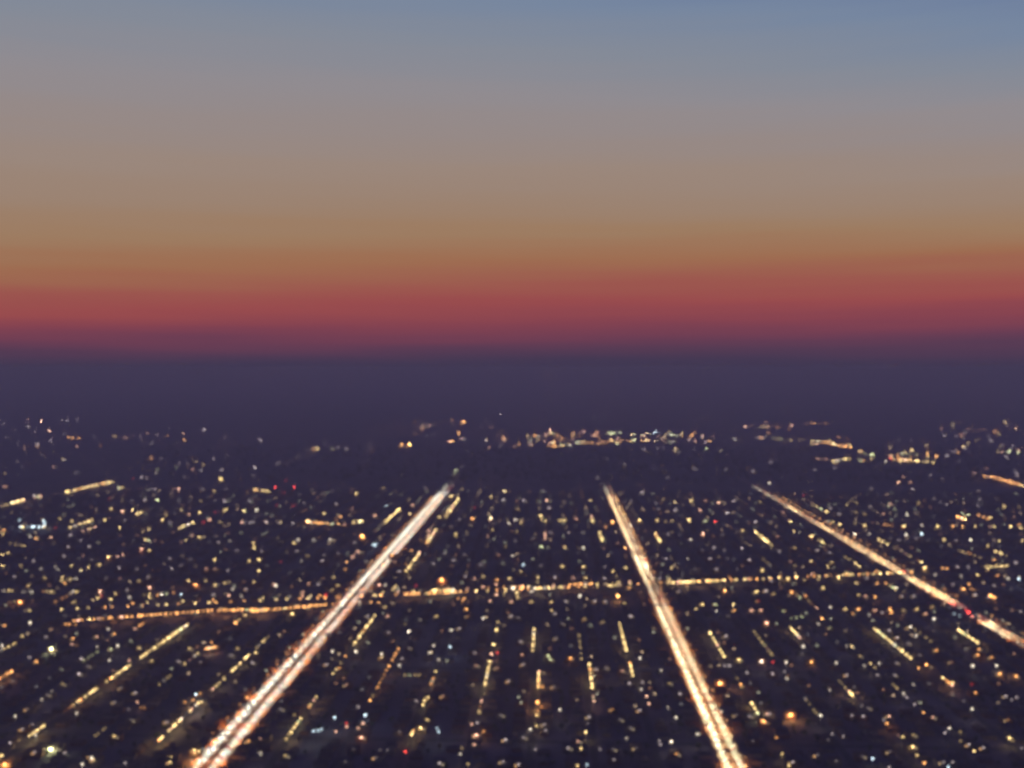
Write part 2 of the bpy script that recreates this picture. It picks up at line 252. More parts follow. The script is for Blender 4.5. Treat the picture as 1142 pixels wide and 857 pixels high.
(842, 640, """35,22 y;70,30 d;140,20 y+;210,28 y-;265,22 y;355,15 y+;290,60 y;430,40 y;520,40 o;475,20 d;600,60 w+;555,40 o;575,45,605,72 y 4;510,98 o+;470,95 p;440,90 y;765,5 w;875,10 w;945,5 y;1030,8 o;1075,20 w;1120,20 c+;1015,50 d;840,45 d;910,45 o;885,65 o+;870,60,905,75 o 3;935,90 d;1000,100 d;1045,90,1100,105 o+ 6;675,95 d;625,95 d;
10,75 y;45,72 d;80,85 y-;155,78 o+;145,75,195,105 y 4;215,95 o;235,115 y-;15,115 o-;10,150 o;320,142 w;265,145 p;375,92 p;385,150 y;440,150 o+;415,170 o;485,175 w;510,155 p;540,165 d;575,150 o+;580,165 o+;630,155 y-;688,150 y;755,140 y-;725,170 p;760,190 w+;845,170 c-;870,175 c-;1100,155 p-;1130,160 d;
50,210 p+;105,158,140,160 g- 3;150,190,215,180 g- 5;292,190 o+;268,212 w;320,230 g-;135,225,185,275 y+ 6;205,308 w+;0,270,65,350 y- 7;28,372 w+;75,375 r;132,375 w+;75,425 d;240,375 o+;345,378 w;135,445 w;105,410,135,445 d 3;390,305 w-;385,300,415,320 d 3;445,350 y-;465,390 w;455,375,475,400 y 3;527,380 w;485,230,650,365 y+ 16;605,270 d;570,240 d;600,378 d-;650,295 d-;650,230 y-;685,262 w+;640,215,730,300 y- 7;700,345 d-;770,325 o;835,375 p-;820,235,925,295 y+ 9;895,318 w-;950,320 o;945,345 o+;1005,355 o;1025,390 w+;925,390 w+;1040,425 o+;1108,435 o+;1100,340 p-;
695,400 o;720,385 o+;390,430 d;345,450,375,485 y- 4;318,492 w-;395,495,430,520 y+ 4;520,430 d;592,430 d;672,470 w;575,465,610,490 y- 4;630,508 w;650,525 d;690,555 d;800,440,865,475 o+ 5;840,462 y;838,512 w-;920,470 r;937,505 o;1065,520 d;1100,525 d;1085,535 d;922,573 w+;880,540 d-;5,545,25,595 y 5;40,628 o+;62,595 d;152,600 o*;90,695 o;215,530 d;215,530,285,605 y- 6;278,602 w+;412,602 d;460,605 d;480,570 d-;458,560 d-;570,605 p;567,635 o+;535,620 d;595,685 p-;627,692 y;672,685 y-;670,735 y+;680,770 y;718,803 o+;725,590 o+;755,610 p;825,655 w;803,675 d;872,672 y-;873,710 y-;933,752 y+;970,738 d;910,725 d;1065,690,1105,715 y 4;1075,620 o-;340,680 d;360,690 d;310,705 d-;128,765 y;160,800 d;140,815 y;150,790 o-;498,785 c+;455,775 d-;345,795 d-;265,770 d-;570,822 d;800,800 d;840,800 d;820,820 c;1130,740 d;575,755 d-"""),
]
HUE = dict(y=(1.0, .69, .26), o=(1.0, .44, .12), p=(1.0, .53, .33), r=(1.0, .07, .05), w=(1.0, .84, .62), c=(.72, .92, 1.0), g=(.82, .85, .42), d=(.86, .70, .66))
WORD = dict(y='amber', o='orange', p='pinkish', r='red', w='white', c='cold-white', g='greenish', d='dim-grey')
PEAK = {'+': 2.6, '': 1.25, '-': .42, '*': 9.0}
DENS = 2.2e-4
def sizes(y, code):
    """head size, enlarged with distance so the shape carries the glow, and its radiance"""
    dist = math.hypot(y, H); s = dist / (F * 1024 / 1142)
    d = round((.85 + .42 * s) / .2) * .2
    lv = code[1] if len(code) > 1 else ''
    p = PEAK[lv] * (.45 if code[0] == 'd' else 1.0)
    if lv == '*': d *= 1.5
    if dist > 3300: d = round(d * 1.05, 2); p *= .72
    p *= R.choice((.65, 1, 1, 1.4)); d = round(d * R.choice((.85, 1, 1.15)), 2)
    if code[0] == 'r' and lv != '*': p *= .5
    if code[0] in 'wc': p *= .65
    cov = .785 * (d / s) ** 2
    e = p * 5.0 / cov / math.exp(-DENS * dist)
    e = 1.5 ** round(math.log(e, 1.5))
    return d, round(e, 2)

lamps, spots, far_runs = [], [], []      # (x, y, code) on streets; single lights; runs far out
HL = 9.0
def snap_boul(x, y): return abs(y - boul(x)) < 45
for ox, oy, txt in TILES:
    for it in txt.replace('\n', '').split(';'):
        it = it.strip()
        if not it: continue
        a = it.split(); q = [float(t) for t in a[0].split(',')]
        pts = [(ox + q[i] / T, oy + q[i + 1] / T) for i in range(0, len(q), 2)]
        if len(pts) == 1:
            spots.append((*pts[0], a[1])); continue
        n = int(a[2])
        if pts[0][1] < 524: far_runs.append((pts, a[1], n)); continue
        (xa, ya), (xb, yb) = ground(*pts[0], HL), ground(*pts[1], HL)
        if snap_boul(xa, ya) and snap_boul(xb, yb):
            off = R.choice((-8.8, -8.8, 8.8)); ya, yb = boul(xa) + off, boul(xb) + off
        elif abs(yb - ya) > 1.3 * abs(xb - xa):            # along a side street: on its kerb
            xm = (xa + xb) / 2; s = min(SX + [A_OUT_L, A_OUT_R], key=lambda t: abs(t - xm))
            if abs(s - xm) < 30: xa = xb = s + (4.4 if xm > s else -4.4)
        out = len(SX) and min(abs(xa - A_OUT_L), abs(xa - A_OUT_R)) < 6
        n = max(2, round(n * (1.25 if out else 1.0 if a[1][1:] == '+' else .75)))
        for k in range(n):
            t = (k + .5 + R.uniform(-.35, .35)) / n
            c0 = a[1][0]; lv = a[1][1:]
            if R.random() < .25: c0 = R.choice('yyopgw')
            if not out and R.random() < .3: lv = {'+': '', '': '-', '-': '-', '*': '+'}[lv]
            elif R.random() < .12 and lv != '*': lv = '+'
            lamps.append((xa + (xb - xa) * t, ya + (yb - ya) * t, c0 + lv))

spots += [(1008, 638, 'r+'), (1061, 671, 'r*'), (1064, 674, 'r+'), (1080, 683, 'r*'), (1084, 687, 'r+'), (1077, 681, 'r+')]  # red lamps added to strengthen the glow of the brake-light queue
x = -1.98 * H
while x < 1.72 * H:
    lamps.append((x, boul(x) - 8.8, R.choice(('o', 'y', 'o', 'y+', 'o+')))); x += R.uniform(9, 24)
    if R.random() < .5: lamps.append((x, boul(x) + 8.8, R.choice(('o', 'y', 'o-', 'w-', 'p'))))
for u0, u1, v0, v1, n_, cc in ((585, 690, 480, 500, 34, 'oooypg'), (660, 800, 480, 496, 30, 'oopgyd'), (905, 960, 487, 499, 7, 'ooyp'), (960, 1055, 500, 515, 18, 'oyyogp'), (1060, 1142, 468, 512, 16, 'oypdd'), (0, 260, 462, 528, 14, 'ddpo'), (440, 560, 466, 500, 14, 'opdd'), (820, 950, 470, 492, 8, 'opd'), (0, 330, 505, 545, 14, 'ddpy'), (640, 860, 500, 545, 10, 'dd'), (900, 1142, 515, 548, 14, 'ddp')):
    for _ in range(n_):
        t_ = R.random(); spots.append((u0 + (u1 - u0) * t_, v0 + (v1 - v0) * (.5 * R.random() + .5 * R.random()), R.choice(cc) + R.choice(('', '', '-') if 'oo' in cc or 'yy' in cc else ('', '-', '-', '-'))))
x = .62 * H
while x < 1.68 * H:
    lamps.append((x, boul(x) - 8.8, R.choice(('y', 'y+', 'o+', 'o')))); x += R.uniform(10, 22)
def near_avenue(x, y, m=3):
    for ax, mh, cw, ya, yb in AV.values():
        if abs(x - ax) < mh + cw + 4 + m and y < yb + 20: return True
    return False
sing = []                                 # single lights off the streets
for u, v, code in spots:
    if code[0] in 'rwc' or v < 530: sing.append((u, v, code)); continue
    x, y = ground(u, v, HL)
    if near_avenue(x, y, -3): lamps.append((x, y, code)); continue
    s = min(SX, key=lambda t: abs(t - x))
    if abs(s - x) < 6.5 and R.random() < .8: lamps.append((s + math.copysign(4.4, x - s), y, code))
    elif min(abs(y - c) for c in CROSS) < 7 or abs(y - boul(x)) < 11: lamps.append((x, y, code))
    else: sing.append((u, v, code))

# ------------------------------------------------------------------ lamps
LIGHT = {}
def light(kind, rgb, power, spot=None):
    key = (kind, rgb, round(power), spot)
    if key not in LIGHT:
        L = bpy.data.lights.new(kind, 'SPOT' if spot else 'POINT'); L.energy = power; L.color = rgb; L.shadow_soft_size = .5
        if spot: L.spot_size = math.radians(spot); L.spot_blend = .7
        LIGHT[key] = L
    return LIGHT[key]
def add_light(kind, rgb, power, parent, loc, spot=None, along=1.0):
    o = bpy.data.objects.new(kind, light(kind, rgb, power, spot)); col.objects.link(o)
    o.parent = parent; o.location = loc; o.scale = (1, along, 1)
    return o

_cache = {}
def cached(key, f):
    if key not in _cache: _cache[key] = f()
    return _cache[key]
def pole_mb():
    b = MB(); b.tube((-1.5, 0, 0), (-1.5, 0, 8.7), .14, .08, M['pole']); b.tube((-1.5, 0, 8.6), (0, 0, 9.3), .07, .06, M['pole'], 5)
    b.box(-1.8, -1.2, -.3, .3, 0, .4, M['pole']); return b
def head_mb(d, m):
    b = MB(); b.ball((0, 0, HL - .05), d * .5, d * .5, d * .42, m)
    b.box(-d * .32, d * .32, -d * .28, d * .28, HL + d * .36, HL + d * .36 + .18, M['pole'], True); return b

claimed = {}
def claim(x, y, r):
    k = (int(x // 12), int(y // 12))
    for i in range(-2, 3):
        for j in range(-2, 3):
            for px, py, pr in claimed.get((k[0] + i, k[1] + j), ()):
                if math.hypot(px - x, py - y) < pr + r: return False
    claimed.setdefault(k, []).append((x, y, r)); return True

lamps = [l for l in lamps if in_view(l[0], l[1], 12)]
lamps.sort(key=lambda l: l[1])
far_lamps = MB(); n_far = 0
for i, (x, y, code) in enumerate(lamps):
    d, e = sizes(y, code); m = glow(HUE[code[0]], e)
    flip = math.pi if R.random() < .5 else 0
    claim(x, y, 1.5)
    pb = cached('pole', pole_mb)
    if i < 300:
        o = link('street_lamp', cached('pole_d', lambda: pb.data('street_lamp')), None, (x, y, 0), flip)
        link('lamp_head', cached(('head', d, m.name), lambda: head_mb(d, m).data('lamp_head')), o)
        on_b = abs(y - boul(x)) < 14
        tag(o, f'{WORD[code[0]]} street lamp' + (' on the boulevard near the ' + row_of(x, y) if on_b else ', ' + where(x, y)), 'street lamp', 'lamps on the ' + ('boulevard' if on_b else row_of(x, y)))
    else:
        far_lamps.merge(pb, (x, y, 0), flip); far_lamps.merge(cached(('headb', d, m.name), lambda: head_mb(d, m)), (x, y, 0)); n_far += 1
        o = None
    lv = code[1] if len(code) > 1 else ''
    if code[0] != 'd' and ((lv == '+' and i % 2 == 0) or lv == '*' or (lv == '' and i < 240)):
        pw = {'': 900, '+': 1800, '*': 9000}[lv]
        if o is None: add_light('lamp_light', HUE[code[0]], pw, None, (x, y, HL - 1.2))
        else: add_light('lamp_light', HUE[code[0]], pw, o, (0, 0, HL - 1.2))
fl = link('far_street_lamps', far_lamps.data('far_street_lamps')); setting(fl, 'stuff')
tag(fl, 'distant street lamps of the town, seen as a haze of amber points', 'street lamps')

# avenue lamps: twin arms in the median, sodium lamps along the pavements
def twin_mb(r):
    b = MB(); b.tube((0, 0, .25), (0, 0, 10.6), .17, .09, M['pole'])
    for s in (-1, 1): b.tube((0, 0, 10.3), (s * r, 0, 11.0), .08, .06, M['pole'], 5)
    b.box(-.35, .35, -.35, .35, .2, .75, M['pole']); return b
def twin_head(x, d, m):
    b = MB(); b.ball((x, 0, 10.85), d * .5, d * .62, d * .3, m); return b
CLUMP = {'white': [R.choice((.75, .9, 1, 1.1)) for _ in range(24)], 'middle': [R.choice((.35, .8, 1, 1.3)) for _ in range(24)], 'red': [R.choice((.06, .3, 1, 1.3, 1.5)) for _ in range(24)]}
WHITE = (.84, 1.0, .94)
def level(key, y):
    k = y / H
    if k > 8.0: return .12
    if k > 7.75: return .3
    if key == 'red': return .6 if k > 6.9 else .85 if k > 5.6 else 1.0
    return (2.4 if k > 5.6 else 1.7) if key == 'white' and k > 4.6 else 1.25 if k > 5.5 else 1.0
for key, (ax, mh, cw, ya, yb) in AV.items():
    reach = mh + cw * .42
    y = ya + 5
    while y < yb:
        skip = abs(y - boul(ax)) < 6
        gap = key == 'red' and 3.93 * H < y < 4.24 * H
        if not in_view(ax, y, 60): y += 23; continue
        if not skip and not gap:
            d, e = .8, 3.0
            hue = WHITE if key == 'white' else (1.0, .80, .42) if (y > 6.2 * H or (key == 'red' and y > 4.3 * H)) else (1.0, .91, .57)
            m = glow(hue, round(e, 1))
            o = link('median_lamp', cached(('twin', reach), lambda: twin_mb(reach).data('median_lamp')), None, (ax, y, 0))
            for s in (-1, 1):
                link('lamp_head', cached(('th', key, s, d, m.name), lambda: twin_head(s * reach, d, m).data('lamp_head')), o)
                pw = {'white': 26000, 'middle': 48000 if s < 0 else 34000, 'red': 44000}[key] * R.choice((.7, .9, 1, 1.15)) * CLUMP[key][int(y / 70) % 24]
                pw = round(pw / 500) * 500
                pw = round(pw * level(key, y) / 500) * 500
                add_light('lamp_light', hue, pw, o, (s * reach, 0, 10.2), 82 if key == 'white' else 68, 2.3 if key == 'white' else 2.9)
            tag(o, f'twin-armed steel lamp post in the median of the {AVN[key]}', 'lamp post', f'twin lamp posts down the {AVN[key]}')
        y += R.uniform(19, 27)
    y = ya; k = 0
    while y < yb:
        for s in (-1, 1):
            x = ax + s * (mh + cw + 1.2)
            if y < 7.5 * H and in_view(x, y, 60) and not (key == 'red' and 3.93 * H < y < 4.24 * H) and min(abs(y - c) for c in CROSS) > 6 and abs(y - boul(x)) > 10:
                d, e = sizes(y, 'o')
                d *= .8; e *= .7
                m = glow(HUE['o'], e)
                o = link('pavement_lamp', cached('pole_d', lambda: pole_mb().data('street_lamp')), None, (x, y, .27), 0 if s < 0 else math.pi)
                link('lamp_head', cached(('head', d, m.name), lambda: head_mb(d, m).data('lamp_head')), o)
                add_light('lamp_light', (1.0, .31, .04), {'white': 20000, 'middle': 8000, 'red': 10000}[key] * (.5 if y > 4.6 * H else 1), o, (0, 0, HL - 1.0), *((68, 4.2) if k % 2 else (170, 1.0)))
                tag(o, f'sodium-orange lamp on the {"left" if s < 0 else "right"} pavement of the {AVN[key]}', 'street lamp', f'orange lamps beside the {AVN[key]}')
        y += R.uniform(38, 52); k += 1

# ------------------------------------------------------------------ traffic
HEAD = glow((1.0, .92, .70), 8.0); TAIL = glow((1.0, .05, .02), 3.2)
def car_body(p):
    b = MB()
    prof = [(-2.2, .35), (-2.2, .85), (-1.2, .98), (-.6, 1.45), (.9, 1.45), (1.5, 1.0), (2.2, .9), (2.2, .35)]
    vs = [(-.88, y, z) for y, z in prof] + [(.88, y, z) for y, z in prof]
    for i in (3, 4): vs[i] = (-.7, *vs[i][1:]); vs[i + 8] = (.7, *vs[i + 8][1:])
    b.add(vs, [tuple(range(7, -1, -1)), tuple(range(8, 16))] + [(i, (i + 1) % 8, 8 + (i + 1) % 8, 8 + i) for i in range(8)], p)
    for s in (-1, 1):
        b.quad((-.66, -1.17 if s < 0 else 1.47, 1.02), (.66, -1.17 if s < 0 else 1.47, 1.02), (.62, -.66 if s < 0 else .96, 1.42), (-.62, -.66 if s < 0 else .96, 1.42), M['glass'])
        for y in (-1.35, 1.35): b.tube((s * .72, y, .33), (s * .92, y, .33), .33, .33, M['rubber'], 8)
    return b
def car_lamp(x, y, m, r):
    b = MB(); b.ball((x, y, .72), r, .1, r * .8, m, 6, 4); return b
cars = []
for key, (ax, mh, cw, ya, yb) in AV.items():
    nl = 3 if cw > 6 else 2
    for s in (-1, 1):
        for ln in range(nl):
            y = ya - 20 + R.uniform(0, 12)
            while y < yb:
                x = ax + s * (mh + cw * (ln + .5) / nl)
                if in_view(x, y, 20) and not (key == 'red' and 4.04 * H < y < 4.13 * H): cars.append((x, y, key, s))
                if key == 'red' and s > 0 and (3.93 * H < y < 4.24 * H): y += 6.2
                elif key == 'red' and s < 0 and (3.93 * H < y < 4.24 * H): y += 70
                else: y += R.uniform(10, 30) * (1 if key == 'white' else 1.25)
# queue with brake lights on the red-lit avenue
cars.sort(key=lambda c: c[1])
bodies = [car_body(p) for p in CAR_PAINT]; bd = [b.data('car') for b in bodies]
far_traffic = MB()
parts = [('headlight', car_lamp(-.6, -2.22, HEAD, .42)), ('headlight', car_lamp(.6, -2.22, HEAD, .42)), ('taillight', car_lamp(-.65, 2.22, TAIL, .36)), ('taillight', car_lamp(.65, 2.22, TAIL, .36))]
pd = [(n, b.data(n)) for n, b in parts]
PN = ['silver', 'black', 'dark red', 'blue', 'grey']
for i, (x, y, key, s) in enumerate(cars):
    rz = 0 if s < 0 else math.pi                  # left carriageway comes towards the viewer
    k = R.randrange(5)
    if i < 300:
        o = link('car', bd[k], None, (x, y, .14), rz)
        for n, dta in pd: link(n, dta, o)
        way = 'towards the hill with white headlights' if s < 0 else 'away with red tail lights'
        tag(o, f'{PN[k]} car driving {way} on the {AVN[key]}', 'car', f'{PN[k]} cars driving {"in" if s < 0 else "out"} on the {AVN[key]}')
    else:
        far_traffic.merge(bodies[k], (x, y, .14), rz)
        for n, b in parts: far_traffic.merge(b, (x, y, .14), rz)
ft = setting(link('far_traffic', far_traffic.data('far_traffic')), 'stuff'); tag(ft, 'distant stream of cars with their lights on along the three avenues', 'traffic')

# ------------------------------------------------------------------ buildings that carry a light of their own
def gable(b, w, d, h, rh, wall, roof):
    b.box(-w / 2, w / 2, -d / 2, d / 2, 0, h, wall)
def gable_roof(w, d, h, rh, roof):
    b = MB(); o = .4
    vs = [(-w / 2 - o, -d / 2 - o, h + .01), (w / 2 + o, -d / 2 - o, h + .01), (w / 2 + o, d / 2 + o, h + .01), (-w / 2 - o, d / 2 + o, h + .01), (-w / 2 - o, 0, h + rh), (w / 2 + o, 0, h + rh)]
    b.add(vs, [(0, 1, 5, 4), (2, 3, 4, 5), (1, 2, 5), (3, 0, 4), (3, 2, 1, 0)], roof); return b
WALLS = [('pale', M['wall_pale']), ('tan', M['wall_tan']), ('brick', M['wall_brick'])]
ROOFS = [('dark', M['roof_dark']), ('brown', M['roof_brown'])]
def house_body(w, d, h, wall):
    b = MB(); b.box(-w / 2, w / 2, -d / 2, d / 2, 0, h, wall)
    for x in (-w * .3, w * .3): b.box(x - .6, x + .6, -d / 2 - .03, -d / 2, .9, 2.2, M['glass'], True)
    b.box(-.5, .5, -d / 2 - .03, -d / 2, 0, 2.1, M['roof_brown'], True)
    return b
def flat_body(w, d, h, wall, floors):
    b = MB(); b.box(-w / 2, w / 2, -d / 2, d / 2, 0, h, wall)
    n = max(2, int(w / 3.2))
    for f in range(floors):
        for k in range(n):
            x = -w / 2 + (k + .5) * w / n; z = 1.0 + f * h / floors
            b.box(x - .6, x + .6, -d / 2 - .03, -d / 2, z, z + 1.3, M['glass'], True)
    return b
def parapet(w, d, h):
    b = MB(); b.box(-w / 2 - .15, w / 2 + .15, -d / 2 - .15, d / 2 + .15, h + .01, h + .5, M['roof_grey'], True); return b
def chimney_mb():
    b = MB(); b.box(2.6, 3.5, 1.0, 1.8, 6.0, 9.1, M['wall_brick']); b.box(2.5, 3.6, .9, 1.9, 9.1, 9.3, M['roof_grey'], True); return b
def wall_lamp(d, z, y, m):
    b = MB(); b.ball((0, y, z), d * .5, d * .35, d * .45, m, 8, 5); return b
def lit_pane(x, y, z, m):
    b = MB(); b.box(x - .7, x + .7, y - .06, y - .03, z, z + 1.3, m, True); return b
WARM = [glow((1.0, .66, .32), 1.6), glow((1.0, .78, .5), 1.0), glow((1.0, .55, .22), 2.2)]

def mast_mb(h):
    b = MB(); b.tube((0, 0, 0), (0, 0, h), .22, .12, M['pole']); b.box(-.9, .9, -.1, .1, h - .2, h + .1, M['pole'], True); return b
def mast_head(h, d, m, n=1):
    b = MB()
    b.ball((0, -.25, h), d * .55, d * .4, d * .4, m); return b
dbin = lambda c: 'bright ' if len(c) > 1 and c[1] in '+*' else ''
houses = blocks = 0
CNT = {}
for u, v, code in sing:
    h_l = 14.0 if (code[0] in 'wc' or v < 530) else 5.6 if v > 650 else 9.5
    if code[0] == 'r': h_l = 42.0 if v < 562 else 6.0
    x, y = ground(u, v, h_l); d, e = sizes(y, code); m = glow(HUE[code[0]], e); lv = code[1] if len(code) > 1 else ''
    loc = where(x, y)
    if v < 530 or code[0] in 'wc':
        far = v < 530
        if far:
            X = 'beyond the dark woods'
            side = 'left of' if u < 490 else 'between' if u < 690 else 'right of'
            lab = f'{dbin(code)}{WORD[code[0]]} high mast lamp {X}, ' + {'left of': 'left of the white avenue', 'between': 'between the white and middle avenues', 'right of': 'right of the middle avenue'}[side]
            name, cat = 'high_mast_lamp', 'lamp mast'
        else:
            lab = f'{dbin(code)}{WORD[code[0]]} floodlight, {loc}'; name, cat = 'floodlight_mast', 'floodlight'
        o = link(name, cached(('mast', h_l), lambda: mast_mb(h_l).data(name)), None, (x, y, 0))
        link('lamp_head', cached(('mh', h_l, d, m.name), lambda: mast_head(h_l, d, m).data('lamp_head')), o)
        tag(o, lab, cat, (f'{WORD[code[0]]} mast lamps beyond the woods' if far else f'{WORD[code[0]]} floodlights on the ' + row_of(x, y)))
        claim(x, y, 2)
        if not far: add_light('lamp_light', HUE[code[0]], 1500 if lv == '+' else 600, o, (0, -1, h_l - 1.5))
        continue
    if code[0] == 'r':
        if v < 562: name, lab, cat = 'radio_mast', f'slim {"bright" if lv else "dim"} red-lit radio mast, {loc}', 'radio mast'
        else: name, lab, cat = 'traffic_signal', f'traffic signal showing red, {loc}', 'traffic light'
        o = link(name, cached(('mast', h_l), lambda: mast_mb(h_l).data(name)), None, (x, y, 0))
        link('red_lamp', cached(('mh', h_l, d, m.name), lambda: mast_head(h_l, d, m).data('red_lamp')), o)
        tag(o, ' '.join(lab.split()[:16]), cat, f'{cat}s of the town'); claim(x, y, 2); continue
    wn, wm = R.choice(WALLS); ri = R.randrange(2)
    if v > 650:
        w, dd, hh = 11.0, 9.0, 5.8
        o = link('house', cached(('hb', wn), lambda: house_body(w, dd, hh, wm).data('house')), None, (x, y + dd / 2 + .4, 0))
        rf = link('roof', cached(('hr', ri), lambda: gable_roof(w, dd, hh, 2.4, ROOFS[ri][1]).data('roof')), o)
        link('chimney', cached('chim', lambda: chimney_mb().data('chimney')), rf)
        link('wall_lamp', cached(('wl', d, m.name, 5.6, dd), lambda: wall_lamp(d, 5.6, -dd / 2 - .4, m).data('wall_lamp')), o)
        wi = R.randrange(4)
        if wi < 3: link('window', cached(('pane', wi), lambda: lit_pane((-3, 2.8, -2.6)[wi], -dd / 2, 3.4, WARM[wi]).data('window')), o)
        tag(o, f'{dbin(code)}{WORD[code[0]]}-lit {wn} house, {loc}', 'house', f'lit houses on the {row_of(x, y)}')
        claim(x, y + 5, 7)
    else:
        w, dd, hh = 18.0, 11.0, 9.8
        o = link('apartment_block', cached(('ab', wn), lambda: flat_body(w, dd, hh, wm, 3).data('apartment_block')), None, (x, y + dd / 2 + .4, 0))
        link('roof', cached('abr', lambda: parapet(w, dd, hh).data('roof')), o)
        link('wall_lamp', cached(('wl', d, m.name, 9.5, dd), lambda: wall_lamp(d, 9.5, -dd / 2 - .4, m).data('wall_lamp')), o)
        tag(o, f'{dbin(code)}{WORD[code[0]]}-lit {wn} block, {loc}', 'apartment block', f'lit blocks on the {row_of(x, y)}')
        claim(x, y + 6, 10)
    if lv in ('+', '*') and code[0] != 'd':
        add_light('lamp_light', HUE[code[0]], 8000 if lv == '*' else 900, o, (0, -7, 6.5))

# far works: long sheds with a row of wall lamps
for pts, code, n in far_runs:
    (xa, ya), (xb, yb) = ground(*pts[0], 8), ground(*pts[1], 8)
    L = math.hypot(xb - xa, yb - ya); rz = math.atan2(yb - ya, xb - xa)
    if abs(rz) > math.pi / 2: rz += math.pi
    cx, cy = (xa + xb) / 2, (ya + yb) / 2
    b = MB(); b.box(-L / 2 - 4, L / 2 + 4, .6, 34, 0, 9, M['wall_pale'])
    o = link('warehouse', b.data('warehouse'), None, (cx, cy, 0), rz)
    b = MB(); b.box(-L / 2 - 5, L / 2 + 5, .4, 35, 9.01, 9.8, M['roof_grey'], True); link('roof', b.data('roof'), o)
    d, e = sizes(cy, code); n = max(2, round(n * .75)); e = round(e * 1.3, 1); m = glow(HUE[code[0]], e)
    for k in range(n):
        c0 = code[0] if R.random() < .65 else R.choice('yopgw'); mk = glow(HUE[c0], round(e * R.choice((.25, .6, 1, 1.5)), 1))
        me = cached(('fw', d, mk.name), lambda: wall_lamp(d, 8, 0, mk).data('wall_lamp'))
        link('wall_lamp', me, o, (-L / 2 + L * (k + .5 + R.uniform(-.45, .45)) / n, 0, R.uniform(-1.5, 1.5)))
    u = (pts[0][0] + pts[1][0]) / 2
    tag(o, f'{"long" if L > 150 else "short"} shed with a row of {NUM[min(n, 12)]} mostly {dbin(code)}{WORD[code[0]]} lamps beyond the dark woods', 'warehouse', 'lit sheds beyond the woods')

# ------------------------------------------------------------------ dark homes and trees between the streets
def bungalow_body(w, d, wall):
    b = MB(); b.box(-w / 2, w / 2, -d / 2, d / 2, 0, 3.1, wall)
    for x in (-w * .28, w * .25): b.box(x - .7, x + .7, -d / 2 - .03, -d / 2, 1.0, 2.2, M['glass'], True)
    return b
bb = [bungalow_body(12, 8.5, wm) for _, wm in WALLS]; br = [gable_roof(12, 8.5, 3.1, 1.9, rm) for _, rm in ROOFS]
bbd = [b.data('bungalow') for b in bb]; brd = [b.data('roof') for b in br]
allx = sorted(SX + [A_WHITE, A_MID, A_RED, A_OUT_L, A_OUT_R])
homes = []
for i in range(len(allx) - 1):
    xa, xb = allx[i], allx[i + 1]
    wa = 24 if xa in (A_WHITE, A_MID, A_RED) else 13; wb = 24 if xb in (A_WHITE, A_MID, A_RED) else 13
    if xb - xa < 40: continue
    for x in (xa + wa, xb - wb):
        y = Y0 + 40 + R.uniform(0, 12)
        while y < Y1 - 100:
            if in_view(x, y, 30) and min(abs(y - c) for c in CROSS) > 12 and abs(y - boul(x)) > 18: homes.append((x + R.uniform(-1.5, 1.5), y))
            y += R.uniform(13.5, 22) * (1 if y < 1500 else 1.5)
homes.sort(key=lambda p: p[1])
far_homes = MB(); n = 0
FAINT = [glow((1.0, .72, .42), 3.5), glow((.9, .85, .8), 2.0), glow((1.0, .5, .25), 3.5), glow((1.0, .7, .4), 9.0), glow((.9, .9, .6), 6.0)]
for x, y in homes:
    if not claim(x, y, 6.5): continue
    wi, ri = R.randrange(3), R.randrange(2); rz = R.choice((0, 0, math.pi / 2, math.pi))
    if n < 300:
        o = link('bungalow', bbd[wi], None, (x, y, 0), rz); link('roof', brd[ri], o)
        tag(o, f'unlit {WALLS[wi][0]} bungalow, {ROOFS[ri][0]} roof, {where(x, y)}', 'bungalow', f'unlit bungalows on the {row_of(x, y)}')
    else:
        far_homes.merge(bb[wi], (x, y, 0), rz); far_homes.merge(br[ri], (x, y, 0), rz)
        if R.random() < .22:                                  # a porch light
            s = math.hypot(y, H) / (F * 1024 / 1142); q = MB(); q.ball((0, 0, 3.4), .3 + .17 * s, .3, .3 + .15 * s, R.choice(FAINT), 6, 4)
            far_homes.merge(q, (x + R.uniform(-4, 4), y - 6.4, 0))
    n += 1
fh = setting(link('far_homes', far_homes.data('far_homes')), 'stuff'); tag(fh, 'dark distant mass of low homes between the streets, a few with porch lights', 'homes')

def crown_mb(seed, r=2.6, h=5.0):
    g = random.Random(seed); b = MB()
    for k in range(9):
        a = g.uniform(0, 6.28); q = g.uniform(.2, 1) * r * .75; rr = r * g.uniform(.32, .55)
        b.ball((q * math.cos(a), q * math.sin(a), h + g.uniform(-1.3, 1.5)), rr, rr, rr * .85, M['leaf'], 7, 5, .22, g)
    return b
def trunk_mb():
    b = MB(); b.tube((0, 0, 0), (0, 0, 3.4), .26, .16, M['bark'], 6)
    for a in (0, 2.1, 4.2): b.tube((0, 0, 3.0), (1.3 * math.cos(a), 1.3 * math.sin(a), 4.8), .13, .06, M['bark'], 5)
    return b
cm = [crown_mb(k) for k in range(5)]; cmd = [c.data('crown') for c in cm]; tm = trunk_mb(); tmd = tm.data('tree')
far_trees = MB(); n = 0; tl = []
for i in range(5200):
    y = Y0 + 60 + (Y1 - Y0 - 160) * R.random() ** 1.3
    u = R.uniform(-20, 1162); _, v = frame(0, y); x, _y = ground(u, v)
    tl.append((x, y))
tl.sort(key=lambda p: p[1])
